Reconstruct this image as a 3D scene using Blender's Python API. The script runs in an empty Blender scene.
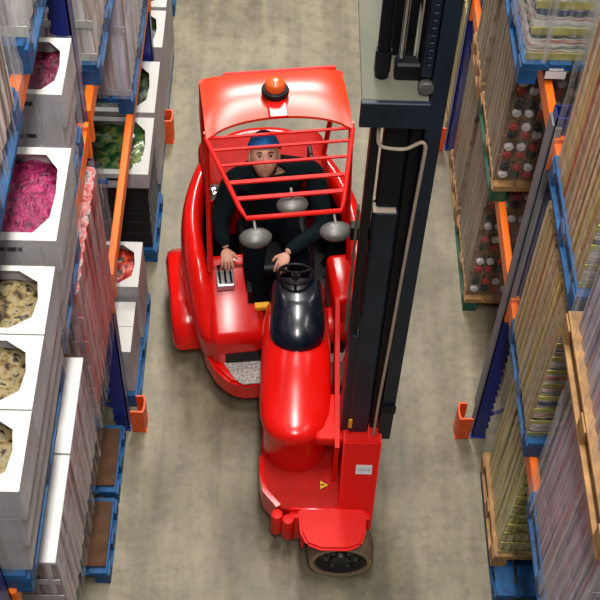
import bpy, bmesh, math, random
from mathutils import Vector, Matrix
random.seed(7)
PI = math.pi
COL = bpy.context.scene.collection

# ------------------------------------------------------------------ materials
def mat(name, color, rough=0.5, metal=0.0, coat=0.0, var=0.0, vscale=8.0, bump=0.0, bscale=60.0, emit=None, spec=None):
    m = bpy.data.materials.new(name); m.use_nodes = True
    nt = m.node_tree; b = nt.nodes['Principled BSDF']
    b.inputs['Base Color'].default_value = (*color, 1)
    b.inputs['Roughness'].default_value = rough
    b.inputs['Metallic'].default_value = metal
    b.inputs['Coat Weight'].default_value = coat
    b.inputs['Coat Roughness'].default_value = 0.06
    if spec is not None: b.inputs['Specular IOR Level'].default_value = spec
    tc = nt.nodes.new('ShaderNodeTexCoord')
    if var > 0:
        n = nt.nodes.new('ShaderNodeTexNoise'); n.inputs['Scale'].default_value = vscale; n.inputs['Detail'].default_value = 6
        nt.links.new(tc.outputs['Object'], n.inputs['Vector'])
        r = nt.nodes.new('ShaderNodeValToRGB')
        r.color_ramp.elements[0].position = .3; r.color_ramp.elements[1].position = .7
        r.color_ramp.elements[0].color = (*[c*(1-var) for c in color], 1)
        r.color_ramp.elements[1].color = (*[min(1, c*(1+var)) for c in color], 1)
        nt.links.new(n.outputs['Fac'], r.inputs['Fac']); nt.links.new(r.outputs['Color'], b.inputs['Base Color'])
    if bump > 0:
        n2 = nt.nodes.new('ShaderNodeTexNoise'); n2.inputs['Scale'].default_value = bscale; n2.inputs['Detail'].default_value = 4
        nt.links.new(tc.outputs['Object'], n2.inputs['Vector'])
        bp = nt.nodes.new('ShaderNodeBump'); bp.inputs['Strength'].default_value = bump; bp.inputs['Distance'].default_value = .02
        nt.links.new(n2.outputs['Fac'], bp.inputs['Height']); nt.links.new(bp.outputs['Normal'], b.inputs['Normal'])
    if emit:
        b.inputs['Emission Color'].default_value = (*color, 1); b.inputs['Emission Strength'].default_value = emit
    return m

def streak_mat(name, colors, sx=30, sy=30, sz=1.2, rough=.3, detail=3, coat=0.3, seed=0):
    """goods seen through film: narrow upright bands of several print colours"""
    colors = [tuple(min(.9, 1.3*v**1.28) for v in c) for c in colors]
    m = bpy.data.materials.new(name); m.use_nodes = True
    nt = m.node_tree; b = nt.nodes['Principled BSDF']
    b.inputs['Roughness'].default_value = rough; b.inputs['Coat Weight'].default_value = coat
    g = nt.nodes.new('ShaderNodeTexCoord'); mp = nt.nodes.new('ShaderNodeMapping')
    mp.inputs['Scale'].default_value = (sx*(2.0 if sz < 3 else 1), sy*(2.0 if sz < 3 else 1), sz*.5 if sz < 3 else sz); mp.inputs['Location'].default_value = (seed*3.7, seed*1.3, seed)
    n = nt.nodes.new('ShaderNodeTexNoise'); n.inputs['Scale'].default_value = 1; n.inputs['Detail'].default_value = detail
    n.inputs['Roughness'].default_value = .55
    r = nt.nodes.new('ShaderNodeValToRGB')
    el = r.color_ramp.elements
    k = len(colors)
    el[0].position = .34; el[0].color = (*colors[0], 1)
    el[1].position = .66; el[1].color = (*colors[-1], 1)
    for i in range(1, k-1):
        e = el.new(.34+.32*i/(k-1)); e.color = (*colors[i], 1)
    L = nt.links.new
    L(g.outputs['Object'], mp.inputs['Vector']); L(mp.outputs['Vector'], n.inputs['Vector']); L(n.outputs['Fac'], r.inputs['Fac']); L(r.outputs['Color'], b.inputs['Base Color'])
    bp = nt.nodes.new('ShaderNodeBump'); bp.inputs['Strength'].default_value = .5; bp.inputs['Distance'].default_value = .02
    L(n.outputs['Fac'], bp.inputs['Height']); L(bp.outputs['Normal'], b.inputs['Normal'])
    return m

def film_mat(name, color=(.75, .75, .78), dens=.35, rough=.22):
    m = bpy.data.materials.new(name); m.use_nodes = True
    nt = m.node_tree; b = nt.nodes['Principled BSDF']
    b.inputs['Base Color'].default_value = (*color, 1); b.inputs['Roughness'].default_value = rough
    tc = nt.nodes.new('ShaderNodeTexCoord'); mp = nt.nodes.new('ShaderNodeMapping')
    mp.inputs['Scale'].default_value = (26, 26, .8); mp.inputs['Rotation'].default_value = (.06, .03, 0)
    n = nt.nodes.new('ShaderNodeTexNoise'); n.inputs['Scale'].default_value = 1; n.inputs['Detail'].default_value = 5; n.inputs['Distortion'].default_value = .3
    L = nt.links.new
    L(tc.outputs['Object'], mp.inputs['Vector']); L(mp.outputs['Vector'], n.inputs['Vector'])
    mr = nt.nodes.new('ShaderNodeMapRange')
    mr.inputs['From Min'].default_value = .48; mr.inputs['From Max'].default_value = .68
    mr.inputs['To Min'].default_value = dens*.4; mr.inputs['To Max'].default_value = min(.95, dens*3.2)
    L(n.outputs['Fac'], mr.inputs['Value']); L(mr.outputs['Result'], b.inputs['Alpha'])
    bp = nt.nodes.new('ShaderNodeBump'); bp.inputs['Strength'].default_value = .9; bp.inputs['Distance'].default_value = .03
    L(n.outputs['Fac'], bp.inputs['Height']); L(bp.outputs['Normal'], b.inputs['Normal'])
    return m

M = {}
M['red'] = mat('red_paint', (.80, .007, .004), .2, coat=0, spec=.45, var=.05, vscale=3)
M['redmatte'] = mat('red_panel_paint', (.46, .008, .005), .6, spec=.2, var=.15, vscale=10)
M['redroof'] = mat('red_roof_paint', (.80, .045, .008), .28, spec=1.0)
M['blackp'] = mat('black_plastic', (.004, .004, .006), .45, spec=.3)
M['blackgl'] = mat('black_gloss', (.003, .006, .014), .22, coat=.3)
M['rubber'] = mat('tire_rubber', (.17, .115, .07), .7, var=.3, vscale=20, bump=.3)
M['sidewall'] = mat('beige_sidewall', (.38, .27, .16), .6, var=.2)
M['hub'] = mat('black_wheel_hub', (.012, .012, .014), .4)
M['navy'] = mat('mast_steel', (.007, .015, .029), .38, metal=.0, spec=.35, var=.35, vscale=5)
M['navydk'] = mat('dark_mast_steel', (.002, .003, .006), .45, spec=.25, var=.3)
M['plate'] = mat('grey_green_plate', (.105, .105, .075), .7, var=.1)
M['chrome'] = mat('chrome_rod', (.75, .76, .78), .15, metal=1)
M['hose'] = mat('beige_hose', (.42, .34, .27), .5, var=.15)
M['lampgrey'] = mat('work_lamp_shell', (.13, .125, .115), .38, metal=.3)
M['lens'] = mat('lamp_lens', (.6, .6, .58), .1, metal=.4)
M['amber'] = mat('amber_beacon', (.75, .12, .02), .2, coat=.6)
M['yellow'] = mat('yellow_marker', (.95, .45, .02), .4)
M['white'] = mat('white_board', (.72, .70, .68), .6, var=.05)
M['label'] = mat('white_label', (.75, .76, .8), .5)
M['silver'] = mat('silver_plate', (.55, .56, .58), .3, metal=.5)
M['cloth'] = mat('dark_navy_cloth', (.004, .010, .013), .9, spec=.15, bump=.4, bscale=25)
M['trouser'] = mat('black_cloth', (.002, .003, .005), .95, spec=.1, bump=.3)
M['skin'] = mat('skin', (.72, .36, .25), .5, var=.08)
M['capblue'] = mat('blue_cap_cloth', (.01, .15, .50), .8)
M['capblack'] = mat('black_cap_cloth', (.01, .01, .014), .85)
M['orange'] = mat('orange_beam_paint', (.95, .17, .008), .4, var=.06)
M['guard'] = mat('orange_guard_paint', (.9, .10, .01), .45, var=.2, vscale=15)
M['blue'] = mat('blue_frame_paint', (.010, .022, .20), .4, coat=.15, var=.1)
M['redgrille'] = mat('red_grille_paint', (.82, .014, .010), .45, spec=.2)
M['s_lav'] = streak_mat('lavender_goods', [(.30, .25, .22), (.60, .60, .72), (.66, .66, .78), (.42, .35, .28), (.62, .61, .72)], 4, 4, .8, .35, seed=12)
M['steel'] = mat('grey_post_face', (.20, .21, .235), .5, var=.08)  # plain grey for the faces of one right post
M['palblue'] = mat('blue_pallet_wood', (.002, .075, .22), .6, var=.45, vscale=14)
M['palgreen'] = mat('green_pallet_wood', (.006, .09, .045), .6, var=.3, vscale=14)
M['palwood'] = mat('bare_pallet_wood', (.36, .19, .07), .7, var=.35, vscale=12)
M['shadewood'] = mat('shaded_brown_wood', (.085, .035, .012), .85, var=.4, vscale=10)  # brown darkened: shade from the goods above is put into the colour
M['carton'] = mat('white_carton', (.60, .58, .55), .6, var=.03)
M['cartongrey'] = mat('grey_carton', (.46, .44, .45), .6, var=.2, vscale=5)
M['crateblack'] = mat('black_crate', (.008, .009, .011), .5)
M['magenta'] = mat('magenta_net_bags', (.24, .008, .07), .35, var=.8, vscale=28, bump=1.0, bscale=40)
M['plum'] = mat('plum_net_bags', (.12, .005, .03), .35, var=.8, vscale=28, bump=1.0, bscale=40)
M['brown'] = streak_mat('brown_packets', [(.02, .01, .004), (.08, .045, .018), (.24, .17, .07), (.30, .25, .13), (.30, .26, .17), (.06, .03, .012)], 22, 22, 22, .65, coat=0)
M['green'] = streak_mat('green_packets', [(.01, .05, .015), (.03, .14, .04), (.25, .28, .10), (.02, .09, .02)], 12, 12, 12, .45)
M['redfill'] = streak_mat('red_packets', [(.04, .01, .008), (.4, .03, .01), (.55, .08, .02), (.05, .01, .01)], 14, 14, 14, .4)
M['darkfill'] = streak_mat('dark_packets', [(.01, .02, .01), (.03, .06, .02), (.10, .10, .05)], 14, 14, 14, .4)
M['s_redgrey'] = streak_mat('red_grey_goods', [(.14, .10, .10), (.45, .05, .05), (.36, .26, .25), (.48, .055, .055), (.42, .36, .36), (.2, .12, .11)], 11, 11, 1.0, .35, seed=2)
M['s_grey'] = streak_mat('pink_grey_goods', [(.16, .14, .145), (.33, .27, .28), (.42, .37, .38), (.5, .46, .47), (.26, .20, .21)], 9, 9, 1.0, .35, seed=3)
M['s_white'] = streak_mat('pale_goods', [(.2, .16, .12), (.45, .42, .4), (.7, .68, .68), (.36, .3, .25), (.55, .5, .5)], 9, 9, 1.2, .35, seed=4)
M['s_brown'] = streak_mat('brown_bottles', [(.06, .04, .025), (.17, .125, .085), (.26, .20, .15), (.34, .27, .21), (.14, .09, .06)], 16, 16, 1.2, .3, seed=5)
M['s_olive'] = streak_mat('yellow_olive_goods', [(.05, .035, .02), (.20, .14, .07), (.50, .44, .33), (.45, .35, .03), (.14, .14, .11), (.46, .39, .28), (.30, .16, .06), (.10, .06, .03)], 14, 14, .7, .3, seed=6)
M['s_rust'] = streak_mat('rust_olive_goods', [(.06, .04, .02), (.40, .12, .05), (.28, .23, .14), (.50, .43, .33), (.40, .31, .03), (.28, .09, .03), (.34, .29, .2), (.1, .08, .05)], 12, 12, .6, .3, seed=7)
M['s_yellow'] = streak_mat('yellow_green_goods', [(.03, .06, .015), (.45, .36, .03), (.22, .17, .07), (.60, .56, .40), (.50, .42, .04), (.10, .14, .03), (.34, .28, .15)], 22, 22, 1.5, .3, seed=8)
M['s_purple'] = streak_mat('purple_grey_goods', [(.10, .08, .11), (.25, .22, .28), (.44, .41, .47), (.36, .24, .29), (.18, .16, .20)], 10, 10, .5, .35, seed=9)
M['s_bands'] = streak_mat('green_white_tray_ends', [(.05, .10, .06), (.34, .38, .34), (.66, .66, .64), (.40, .12, .04), (.60, .60, .56), (.08, .10, .16)], .9, .9, 20, .25, seed=10)
M['trayyel'] = mat('yellow_tray_rim', (.42, .40, .10), .4, var=.5, vscale=9)
M['traywhite'] = mat('clear_tray_rim', (.52, .53, .48), .3, var=.4, vscale=9)
M['traywood'] = mat('kraft_tray', (.20, .12, .055), .6, var=.3)
M['cap_w'] = mat('white_bottle_cap', (.7, .66, .66), .4)
M['cap_r'] = mat('red_bottle_cap', (.42, .05, .05), .4)
M['cap_k'] = mat('dark_bottle_cap', (.015, .03, .03), .4)
M['film'] = film_mat('stretch_film', (.62, .60, .62), .2)
M['filmthin'] = film_mat('thin_stretch_film', (.60, .60, .58), .09)
M['filmwarm'] = film_mat('warm_stretch_film', (.50, .43, .36), .13)

def floor_material():
    m = bpy.data.materials.new('polished_concrete'); m.use_nodes = True
    nt = m.node_tree; b = nt.nodes['Principled BSDF']; L = nt.links.new
    tc = nt.nodes.new('ShaderNodeTexCoord')
    def noise(s, d, vec=None, rough=.6):
        n = nt.nodes.new('ShaderNodeTexNoise'); n.inputs['Scale'].default_value = s; n.inputs['Detail'].default_value = d
        n.inputs['Roughness'].default_value = rough
        L(vec or tc.outputs['Object'], n.inputs['Vector']); return n
    mp = nt.nodes.new('ShaderNodeMapping'); mp.inputs['Scale'].default_value = (5, .45, 1); L(tc.outputs['Object'], mp.inputs['Vector'])
    n1 = noise(1.1, 8); n2 = noise(1, 5, mp.outputs['Vector']); n3 = noise(9, 6, None, .7)
    r1 = nt.nodes.new('ShaderNodeValToRGB'); e = r1.color_ramp.elements
    e[0].position = .34; e[0].color = (.185, .16, .10, 1); e[1].position = .66; e[1].color = (.35, .31, .21, 1)
    L(n1.outputs['Fac'], r1.inputs['Fac'])
    r2 = nt.nodes.new('ShaderNodeValToRGB'); e = r2.color_ramp.elements
    e[0].position = .32; e[0].color = (.62, .60, .57, 1); e[1].position = .7; e[1].color = (1.15, 1.14, 1.12, 1)
    L(n2.outputs['Fac'], r2.inputs['Fac'])
    r3 = nt.nodes.new('ShaderNodeValToRGB'); e = r3.color_ramp.elements
    e[0].position = .28; e[0].color = (.60, .58, .55, 1); e[1].position = .55; e[1].color = (1, 1, 1, 1)
    L(n3.outputs['Fac'], r3.inputs['Fac'])
    def mul(a, c):
        x = nt.nodes.new('ShaderNodeMix'); x.data_type = 'RGBA'; x.blend_type = 'MULTIPLY'; x.inputs['Factor'].default_value = 1
        L(a, x.inputs['A']); L(c, x.inputs['B']); return x.outputs['Result']
    L(mul(mul(r1.outputs['Color'], r2.outputs['Color']), r3.outputs['Color']), b.inputs['Base Color'])
    b.inputs['Roughness'].default_value = .42
    mr = nt.nodes.new('ShaderNodeMapRange'); mr.inputs['To Min'].default_value = .3; mr.inputs['To Max'].default_value = .6
    L(n3.outputs['Fac'], mr.inputs['Value']); L(mr.outputs['Result'], b.inputs['Roughness'])
    return m
M['floor'] = floor_material()

def tread_material():
    m = bpy.data.materials.new('tread_plate'); m.use_nodes = True
    nt = m.node_tree; b = nt.nodes['Principled BSDF']; L = nt.links.new
    tc = nt.nodes.new('ShaderNodeTexCoord'); v = nt.nodes.new('ShaderNodeTexVoronoi'); v.inputs['Scale'].default_value = 75
    L(tc.outputs['Object'], v.inputs['Vector'])
    r = nt.nodes.new('ShaderNodeValToRGB'); e = r.color_ramp.elements
    e[0].position = .2; e[0].color = (.8, .76, .72, 1); e[1].position = .75; e[1].color = (.42, .34, .30, 1)
    L(v.outputs['Distance'], r.inputs['Fac']); L(r.outputs['Color'], b.inputs['Base Color'])
    bp = nt.nodes.new('ShaderNodeBump'); bp.inputs['Strength'].default_value = .8; bp.inputs['Distance'].default_value = .01; bp.invert = True
    L(v.outputs['Distance'], bp.inputs['Height']); L(bp.outputs['Normal'], b.inputs['Normal'])
    b.inputs['Metallic'].default_value = .3; b.inputs['Roughness'].default_value = .4
    return m
M['tread'] = tread_material()

# ------------------------------------------------------------------ mesh helpers
def box(bm, x0, x1, y0, y1, z0, z1, bev=0, seg=2, T=None):
    t = bmesh.new()
    bmesh.ops.create_cube(t, size=1)
    for v in t.verts:
        v.co = Vector(((x0+x1)/2+v.co.x*(x1-x0), (y0+y1)/2+v.co.y*(y1-y0), (z0+z1)/2+v.co.z*(z1-z0)))
    if bev: bmesh.ops.bevel(t, geom=list(t.edges), offset=bev, segments=seg, affect='EDGES', profile=.5)
    if T is not None: bmesh.ops.transform(t, matrix=T, verts=t.verts)
    merge(bm, t)
def merge(bm, t):
    me = bpy.data.meshes.new('tmp'); t.to_mesh(me); t.free(); bm.from_mesh(me); bpy.data.meshes.remove(me)
def frame_of(d):
    d = d.normalized(); u = Vector((0, 0, 1)) if abs(d.z) < .9 else Vector((1, 0, 0))
    a = d.cross(u).normalized(); return a, d.cross(a).normalized()
def tube(bm, pts, r, n=10, cap=True):
    pts = [Vector(p) for p in pts]; rr = r if isinstance(r, (list, tuple)) else [r]*len(pts)
    rings = []; a = None
    for i, p in enumerate(pts):
        d = (pts[min(i+1, len(pts)-1)]-pts[max(i-1, 0)]).normalized()
        if a is None: a, _ = frame_of(d)
        a = (a-d*a.dot(d)).normalized(); c = d.cross(a)
        rings.append([bm.verts.new(p+(a*math.cos(2*PI*k/n)+c*math.sin(2*PI*k/n))*rr[i]) for k in range(n)])
    for q, w in zip(rings, rings[1:]):
        for k in range(n): bm.faces.new((q[k], q[(k+1) % n], w[(k+1) % n], w[k]))
    if cap:
        bm.faces.new(rings[0][::-1]); bm.faces.new(rings[-1])
def loft(bm, rings, cap0=True, cap1=True):
    vs = [[bm.verts.new(p) for p in r] for r in rings]; n = len(vs[0])
    for q, w in zip(vs, vs[1:]):
        for k in range(n): bm.faces.new((q[k], q[(k+1) % n], w[(k+1) % n], w[k]))
    if cap0: bm.faces.new(vs[0][::-1])
    if cap1: bm.faces.new(vs[-1])
def lathe(bm, prof, c, axis='z', n=32, T=None, ring=False):
    """prof: list of (radius, height)"""
    c = Vector(c); rings = []; closed = ring
    for r, h in prof:
        ring = []
        for k in range(n):
            x, y = r*math.cos(2*PI*k/n), r*math.sin(2*PI*k/n)
            p = Vector((x, y, h)) if axis == 'z' else (Vector((x, h, y)) if axis == 'y' else Vector((h, x, y)))
            if T is not None: p = T @ p
            ring.append(c+p)
        rings.append(ring)
    if closed:
        loft(bm, rings, False, False); loft(bm, [rings[-1], rings[0]], False, False)
    else: loft(bm, rings)
def prism(bm, pts, z0, z1, bev=0):
    t = bmesh.new(); loft(t, [[Vector((x, y, z0)) for x, y in pts], [Vector((x, y, z1)) for x, y in pts]])
    bmesh.ops.recalc_face_normals(t, faces=t.faces)
    if bev: bmesh.ops.bevel(t, geom=[e for e in t.edges if e.calc_face_angle(0) > .5], offset=bev, segments=2, affect='EDGES')
    merge(bm, t)

def obj(name, bm, m, parent=None, smooth=False, off=None, sub=0):
    bmesh.ops.recalc_face_normals(bm, faces=bm.faces)
    me = bpy.data.meshes.new(name)
    if off is not None: bmesh.ops.translate(bm, vec=-Vector(off), verts=bm.verts)
    bm.to_mesh(me); bm.free()
    for mm in (m if isinstance(m, (list, tuple)) else [m]): me.materials.append(mm)
    if smooth:
        for p in me.polygons: p.use_smooth = True
        try: me.set_sharp_from_angle(angle=math.radians(smooth if smooth > 1 else 38))
        except Exception: pass
    o = bpy.data.objects.new(name, me); COL.objects.link(o)
    if parent is not None: o.parent = parent
    if sub:
        s = o.modifiers.new('sub', 'SUBSURF'); s.levels = sub; s.render_levels = sub
    return o
def thing(name, label, cat, loc, group=None):
    o = bpy.data.objects.new(name, None); COL.objects.link(o); o.location = loc; o.empty_display_size = .1
    return tag(o, label, cat, group)
def tag(o, label, cat, group=None):
    o['label'] = label; o['category'] = cat
    if group: o['group'] = group
    return o
def B(): return bmesh.new()

# ------------------------------------------------------------------ setting
bm = B()
v = [bm.verts.new(p) for p in ((-7, -2, 0), (7, -2, 0), (7, 16, 0), (-7, 16, 0))]; bm.faces.new(v)
fl = obj('floor', bm, M['floor']); fl['kind'] = 'structure'
bm = B(); box(bm, -.035, -.030, -2, 16, .0004, .0012)
# ------------------------------------------------------------------ racking
LX, RX = -.98, 1.41          # aisle faces of the posts, left and right rack
DEP = 1.05
LV = [1.6, 2.95, 4.25]       # top of the beams
POST = .10
def rack_frame(side, y, label, plate=False):
    s = -1 if side == 'L' else 1
    X = LX if side == 'L' else RX
    t = thing('rack_frame', label, 'rack frame', (X, y, 0), 'blue upright frames of the pallet racks')
    o = Vector((X, y, 0)); HT = 6.2 if side == 'L' else 3.1
    for k, xx in enumerate((X, X+s*DEP)):
        bm = B(); a, b = (xx, xx+s*.09) if k == 0 else (xx-s*.09, xx)
        a, b = min(a, b), max(a, b)
        # open channel section with lipped edges and rows of slots
        box(bm, a, b, y-.05, y-.042, 0, HT); box(bm, a, b, y+.042, y+.05, 0, HT)
        fx = a if (k == 0) == (s == 1) else b-.008
        box(bm, fx, fx+.008, y-.05, y+.05, 0, HT)
        box(bm, a-.01, b+.01, y-.06, y+.06, 0, .012)
        for q in range(int((HT-.2)/.08)):
            z = .12+q*.08
            for dy in (-.052,):
                box(bm, b+.001 if s == 1 else a-.012, b+.012 if s == 1 else a-.001, y-.05, y-.03, z, z+.035)
        obj('upright_post', bm, M['blue'], t, off=o)
    bm = B(); x0, x1 = X+s*.07, X+s*(DEP-.07)
    z = .2; f = 0
    while z < HT-.7:
        zz = z+.62
        tube(bm, [(x0 if f == 0 else x1, y, z), (x1 if f == 0 else x0, y, zz)], .016, 6); z = zz; f = 1-f
    obj('bracing', bm, M['blue'], t, off=o)
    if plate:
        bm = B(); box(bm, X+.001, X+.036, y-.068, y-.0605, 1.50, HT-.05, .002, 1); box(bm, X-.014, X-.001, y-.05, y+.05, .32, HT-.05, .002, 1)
        p = obj('grey_face', bm, M['steel'], t, off=o); p['label'] = 'grey face of the post'  # thin grey layer over parts of two post faces
    return t
rack_frame('L', 1.94, 'blue upright post at the bottom left corner, beside the lowest grey carton ends')
rack_frame('L', 4.6, 'blue left rack upright left of the forklift, with orange guard beside the brown-topped pallets')
rack_frame('L', 7.4, 'far blue left rack upright beside the forklift roof, behind the lavender wrapped load')
rack_frame('R', 1.94, 'blue right rack upright nearest the camera, below the right edge of the photo')
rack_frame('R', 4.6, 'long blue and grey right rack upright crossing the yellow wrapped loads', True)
rack_frame('R', 7.4, 'far blue right rack upright standing just right of the black mast')

def foot_guard(side, y, label):
    s = -1 if side == 'L' else 1
    X = LX if side == 'L' else RX
    bm = B()
    xa = X-s*.05
    pts = [(xa-s*.07, y-.03), (xa-s*.06, y-.07), (xa, y-.068), (xa+s*.03, y-.068), (xa+s*.03, y-.058), (xa, y-.056), (xa-s*.05, y-.055), (xa-s*.058, y-.02),
           (xa-s*.058, y+.03), (xa-s*.05, y+.06), (xa, y+.058), (xa, y+.068), (xa-s*.06, y+.072), (xa-s*.07, y+.035)]
    prism(bm, pts, .004, .26)
    box(bm, min(xa-s*.07, xa+s*.02), max(xa-s*.07, xa+s*.02), y-.068, y+.068, 0, .012)
    for dx, dy in ((-.03, -.05), (-.03, .05)):
        lathe(bm, [(.012, .012), (.012, .022)], (xa+s*dx, y+dy, 0), n=8)
    o = obj('post_guard', bm, M['guard'], None, off=(xa, y, 0)); o.location = (xa, y, 0)
    tag(o, label, 'guard', 'orange post guards at the feet of the racks')
foot_guard('L', 4.6, 'orange steel guard at the left rack foot beside the concrete aisle, nearer one')
foot_guard('L', 7.4, 'orange steel guard at the far left rack foot beside the forklift roof')
foot_guard('R', 4.6, 'orange steel guard at the foot of the grey and blue right upright')
foot_guard('R', 7.4, 'orange steel guard at the far right rack foot, behind the mast')

def beam(side, y0, y1, zt, label):
    s = -1 if side == 'L' else 1
    X = LX if side == 'L' else RX
    xa = X+.012
    a, b = min(xa, xa+s*.045), max(xa, xa+s*.045)
    bm = B(); box(bm, a, b, y0, y1, zt-.115, zt, .006, 2)
    c = Vector((xa, (y0+y1)/2, zt-.06))
    o = thing('rack_beam', label, 'rack beam', c, 'orange load beams of the pallet racks')
    obj('beam_bar', bm, M['orange'], o, off=c)
    for yy, d in ((y0, 1), (y1, -1)):
        bm = B(); e0, e1 = (yy-.03, yy+.01) if d > 0 else (yy-.01, yy+.03)
        box(bm, a-.006, b+.006, e0+(.0 if d > 0 else 0), e1, zt-.2, zt+.03, .003, 1)
        obj('end_connector', bm, M['orange'], o, off=c)
bays = [(2.03, 4.53), (4.67, 7.33), (7.47, 9.9)]
bn = ['near bay', 'middle bay', 'far bay']
for bi, (a, b) in enumerate(bays):
    for li, z in enumerate(LV):
        for sd in 'LR':
            if bi == 2 and li > 0: continue
            if (bi == 1 or sd == 'R') and li == 2: continue
            w = 'left' if sd == 'L' else 'right'
            lv = ['lowest', 'second', 'third'][li]
            beam(sd, a, b, z, f'orange {w} rack beam of the {lv} shelf level in the {bn[bi]}')

# ------------------------------------------------------------------ pallets
def pallet(x0, x1, y0, y1, z, color, label, deck=None):
    c = Vector(((x0+x1)/2, (y0+y1)/2, z))
    t = thing('pallet', label, 'pallet', c, 'wooden pallets in the racks and on the floor')
    m = M[color]
    bm = B()
    n = 7; w = (x1-x0)
    d = (y1-y0)
    for k in range(n):   # boards run along the aisle
        a = x0+w*k/n; box(bm, a+.006, a+w/n-.012, y0, y1, z+.122, z+.144, .003, 1)
    for k in range(3):
        a = y0+(d-.1)*k/2; box(bm, x0, x1, a, a+.1, z+.1, z+.1215)
    obj('deck', bm, M[deck] if deck else m, t, off=c)
    first = None
    for i in range(3):
        for j in range(3):
            a = x0+(w-.1)*i/2; b = y0+(d-.1)*j/2
            if first is None:
                bm = B(); box(bm, -.05, .05, -.05, .05, .0225, .0995, .003, 1); first = q = obj('block', bm, m, t)
            else:
                q = first.copy(); COL.objects.link(q)
            q.location = Vector((a+.05, b+.05, z))-c
    for i in range(3):
        bm = B(); a = x0+(w-.1)*i/2; box(bm, a, a+.1, y0, y1, z+.001, z+.022)
        obj('skid', bm, m, t, off=c)
    return t

# ------------------------------------------------------------------ cartons with a cut-away top
def carton(x0, x1, y0, y1, z0, z1, fill, label, side='carton', group='white produce cartons', cut=1, frac=.78, window=True):
    c = Vector(((x0+x1)/2, (y0+y1)/2, z0))
    t = thing('carton', label, 'carton', c, group)
    bm = B()
    w = .008
    # walls and bottom
    box(bm, x0, x1, y0, y1, z0, z0+w)
    box(bm, x0, x0+w, y0, y1, z0+w, z1-.004); box(bm, x1-w, x1, y0, y1, z0+w, z1-.004)
    box(bm, x0+w, x1-w, y0, y0+w, z0+w, z1-.004); box(bm, x0+w, x1-w, y1-w, y1, z0+w, z1-.004)
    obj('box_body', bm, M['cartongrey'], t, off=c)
    bm = B()
    cx, cy = (x0+x1)/2, (y0+y1)/2; hx, hy = (x1-x0)/2, (y1-y0)/2
    if window:
        # 12-point outline: the window narrows towards the aisle end
        ix = hx*frac; iy = hy*.84; g = .62
        inner = [(-ix, -iy), (0, -iy), (ix*.62, -iy), (ix, -iy*g), (ix*1.06, 0), (ix, iy*g), (ix*.62, iy), (0, iy), (-ix, iy), (-ix, 0)]
        if cut < 0: inner = [(-x, y) for x, y in inner][::-1]; 
        outer = [(-hx, -hy), (0, -hy), (ix*.62, -hy), (hx, -hy), (hx, 0), (hx, hy), (ix*.62, hy), (0, hy), (-hx, hy), (-hx, 0)]
        if cut < 0: outer = [(-x, y) for x, y in outer][::-1]
        R = []
        for pts, z in ((outer, z1-.004), (outer, z1), (inner, z1), (inner, z1-.004)):
            R.append([bm.verts.new((cx+x, cy+y, z)) for x, y in pts])
        n = 10
        for q, u in zip(R, R[1:]+R[:1]):
            for k in range(n): bm.faces.new((q[k], q[(k+1) % n], u[(k+1) % n], u[k]))
    else:
        box(bm, x0, x1, y0, cy-.002, z1-.004, z1); box(bm, x0, x1, cy+.002, y1, z1-.004, z1)
    obj('lid', bm, M[side], t, off=c)
    if window:
        bm = B(); nx, ny = 16, 12; rnd = random.Random(int(abs(x0*131+y0*977+z0*53)*10))
        ph = [(rnd.uniform(7, 14), rnd.uniform(0, 6), rnd.uniform(7, 14), rnd.uniform(0, 6)) for _ in range(4)]
        g = []
        for i in range(nx+1):
            row = []
            for j in range(ny+1):
                u, w2 = i/nx, j/ny; X = x0+.012+(x1-x0-.024)*u; Y = y0+.012+(y1-y0-.024)*w2
                h = sum(math.sin(a*X*4+b)*math.sin(cc*Y*4+d) for a, b, cc, d in ph)/4
                zz = z1-.062+.04*h-.02*(abs(u-.5)**2+abs(w2-.5)**2)*2
                row.append(bm.verts.new((X, Y, min(zz, z1-.02))))
            g.append(row)
        for i in range(nx):
            for j in range(ny): bm.faces.new((g[i][j], g[i+1][j], g[i+1][j+1], g[i][j+1]))
        r = bmesh.ops.extrude_face_region(bm, geom=bm.faces[:])
        for vv in r['geom']:
            if isinstance(vv, bmesh.types.BMVert): vv.co.z = z0+.012
        obj('packets', bm, M[fill], t, smooth=60, off=c)
    # hand hole flap on the near face
    bm = B(); box(bm, cx-.05, cx+.05, y0-.0015, y0-.0002, z1-.07, z1-.045)
    obj('hand_hole', bm, M['crateblack'], t, off=c)
    return t

def film(x0, x1, y0, y1, z0, z1, m, parent, c, top=False, amp=.008, taper=0):
    """crinkled stretch film round a load"""
    bm = B(); per = []
    nx, ny = 10, 14
    for i in range(nx): per.append((x0+(x1-x0)*i/nx, y0))
    for i in range(ny): per.append((x1, y0+(y1-y0)*i/ny))
    for i in range(nx): per.append((x1-(x1-x0)*i/nx, y1))
    for i in range(ny): per.append((x0, y1-(y1-y0)*i/ny))
    cx, cy = (x0+x1)/2, (y0+y1)/2
    rnd = random.Random(int((x0+y0*3+z0*7)*100)); nz = 10; rings = []
    for k in range(nz+1):
        z = z0+(z1-z0)*k/nz; ring = []
        for q, (x, y) in enumerate(per):
            d = .004+amp*rnd.random()
            ring.append(bm.verts.new((x+((d-taper*(1-k/nz)) if x > cx else -d), y+(d if y > cy else -d), z)))
        rings.append(ring)
    n = len(per)
    for a, b in zip(rings, rings[1:]):
        for k in range(n): bm.faces.new((a[k], a[(k+1) % n], b[(k+1) % n], b[k]))
    if top: bm.faces.new(rings[-1])
    return obj('stretch_film', bm, M[m], parent, smooth=80, off=c)

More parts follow.
